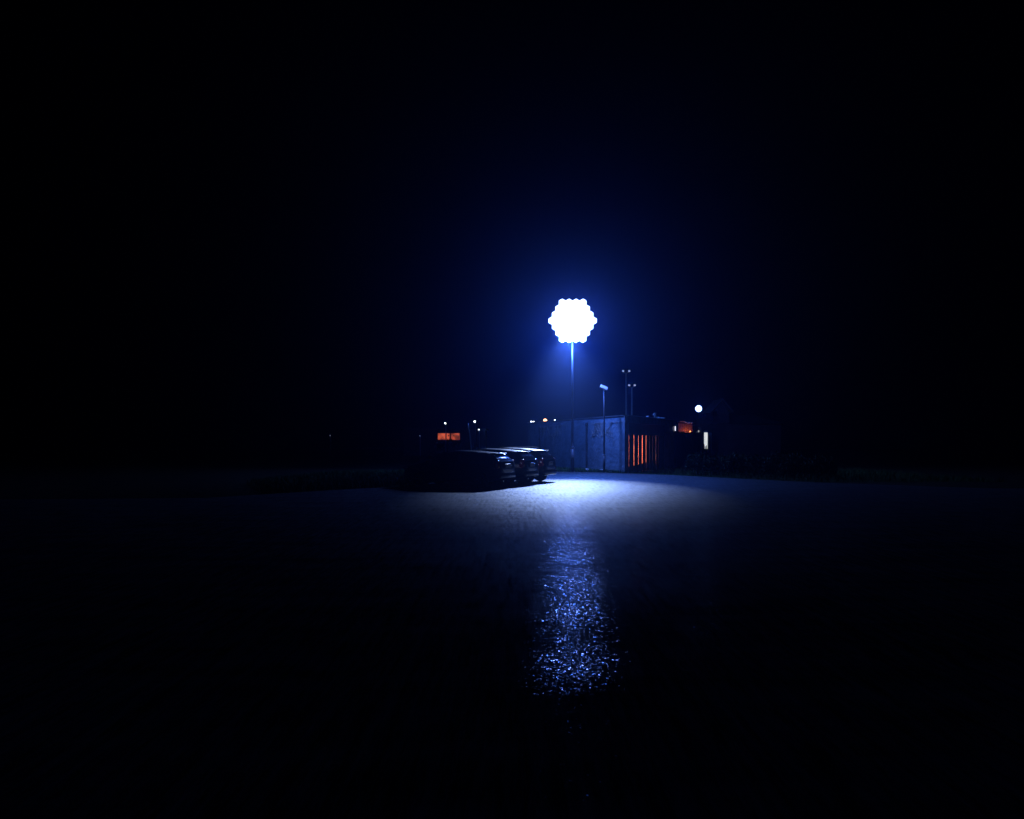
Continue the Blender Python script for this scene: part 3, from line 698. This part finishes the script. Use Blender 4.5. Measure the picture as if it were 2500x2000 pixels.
# ------------------------------------------------------------ far lamps and the far building
def far_lamp(label, px, py, d, rpx, m, cat="street lamp"):
    b = gr(px, 0, d); z = EYE + (HZ - py) * d / F; r = rpx * d / F
    t = thing("distant_lamp", label, cat, b, 0, "distant lamps beyond the car park")
    bm = bmesh.new(); tube(bm, [(r * .7, .1, 0), (r * .7, .1, z - r), (0, .1, z - r * .6)], [.09, .06, .05], 8); link("pole", bm, M['galv'], t, True)
    bm = bmesh.new(); bmesh.ops.create_uvsphere(bm, u_segments=14, v_segments=10, radius=r)
    for v in bm.verts: v.co.z = v.co.z * .85 + z
    link("globe", bm, m, t, True); return t
far_lamp("distant white lamp above the orange-lit windows", 1087, 1033.5, 118, 2.0, M['lampwhite'])
far_lamp("distant white lamp right of the leaning pole, the higher of two there", 1159, 1029.5, 125, 2.5, M['lampwhite'])
far_lamp("small distant lamp right of and below the lamp by the leaning pole", 1169, 1049, 120, 1.5, M['lampwhite'])
far_lamp("left lamp of a close distant pair above the wall's far end", 1297, 1030, 140, 2.3, M['lampwhite'])
far_lamp("right lamp of a close distant pair above the wall's far end", 1302.5, 1030, 141, 1.9, M['lampwhite'])
far_lamp("largest distant lamp above the wall, glowing warm orange-white", 1331, 1026.5, 130, 4.4, M['lampwarm'])
far_lamp("distant white lamp just right of the warm one above the wall", 1355, 1026.5, 140, 2.3, M['lampwhite'])
far_lamp("faint distant lamp left of the orange-lit windows", 1025, 1064, 125, 1.2, M['pin'])
far_lamp("tiny faint lamp farthest left on the dark skyline", 806, 1063.5, 150, 1.0, M['pin'])
D = 130.0; XX = lambda px: (px - 1250) / F * D; ZZ = lambda py: EYE + (HZ - py) * D / F
fb = thing("distant_hall", "distant low hall with three orange-lit windows", "building", (0, 0, 0))
bm = bmesh.new(); x0, x1 = XX(985), XX(1185); zt = ZZ(1050); wins = [(1069, 1089), (1090.3, 1098.3), (1101, 1122.5)]
zl, zh = ZZ(1074), ZZ(1058)
box(bm, (x0 + x1) / 2, D, zl / 2, x1 - x0, .3, zl); box(bm, (x0 + x1) / 2, D, (zh + zt) / 2, x1 - x0, .3, zt - zh)
prev = x0
for a, b in wins + [(1185, 1185)]:
    box(bm, (prev + XX(a)) / 2, D, (zl + zh) / 2, XX(a) - prev, .3, zh - zl); prev = XX(b)
box(bm, (x0 + x1) / 2, D + 9, zt / 2, x1 - x0, .3, zt); box(bm, x0 + .15, D + 4.5, zt / 2, .3, 8.69, zt); box(bm, x1 - .15, D + 4.5, zt / 2, .3, 8.69, zt)
link("wall", bm, M['facade'], fb)
for a, b in wins:
    bm = bmesh.new(); box(bm, (XX(a) + XX(b)) / 2, D + .02, (zl + zh) / 2, XX(b) - XX(a), .05, zh - zl); pn = link("window", bm, M['winorange'], fb)
    if a > 1080:
        bm = bmesh.new(); m_ = (XX(a) + XX(b)) / 2 + (.06 if a < 1100 else -.28); tube(bm, [(m_ - .13, D - .03, zl + .62), (m_, D - .03, zl + .66), (m_ + .14, D - .03, zl + .6)], [.05, .1, .06], 8); link("wreath", bm, M['leaf'], pn)
bm = bmesh.new(); prism(bm, [(x0 - .3, D - .5), (x1 + .3, D - .5), (x1 + .3, D + 9.5), (x0 - .3, D + 9.5)], zt, zt + .25); link("roof", bm, M['felt'], fb)
for i, (px, h, lb) in enumerate(((1075, 2.55, "leftmost round shrub below the orange-lit windows"), (1093, 2.75, "middle round shrub below the orange-lit windows"), (1112, 2.6, "rightmost round shrub below the orange-lit windows"))):
    shrub("round_shrub", lb, "shrub", gr(px, 0, 127), 1.3, h, 1400, .13, 40 + i, "shrubs below the orange-lit windows")

# ------------------------------------------------------------ night mist
bm = bmesh.new(); box(bm, 0, 200, 19.5, 810, 810, 41)
hz = bpy.data.materials.new("night_mist"); hz.use_nodes = True; n = hz.node_tree; n.nodes.clear()
out = n.nodes.new('ShaderNodeOutputMaterial'); pv = n.nodes.new('ShaderNodeVolumePrincipled')
pv.inputs['Color'].default_value = (.24, .45, 1, 1); pv.inputs['Density'].default_value = HAZE_DENSITY; pv.inputs['Anisotropy'].default_value = HAZE_G
n.links.new(pv.outputs[0], out.inputs['Volume'])
pv.inputs['Density Attribute'].default_value = ""; pv.inputs['Temperature Attribute'].default_value = ""; hz.cycles.homogeneous_volume = True; hz.cycles.volume_sampling = 'EQUIANGULAR'
o = link("haze", bm, hz); stuff(o); tag(o, "thin night mist glowing round the lamps", "mist")
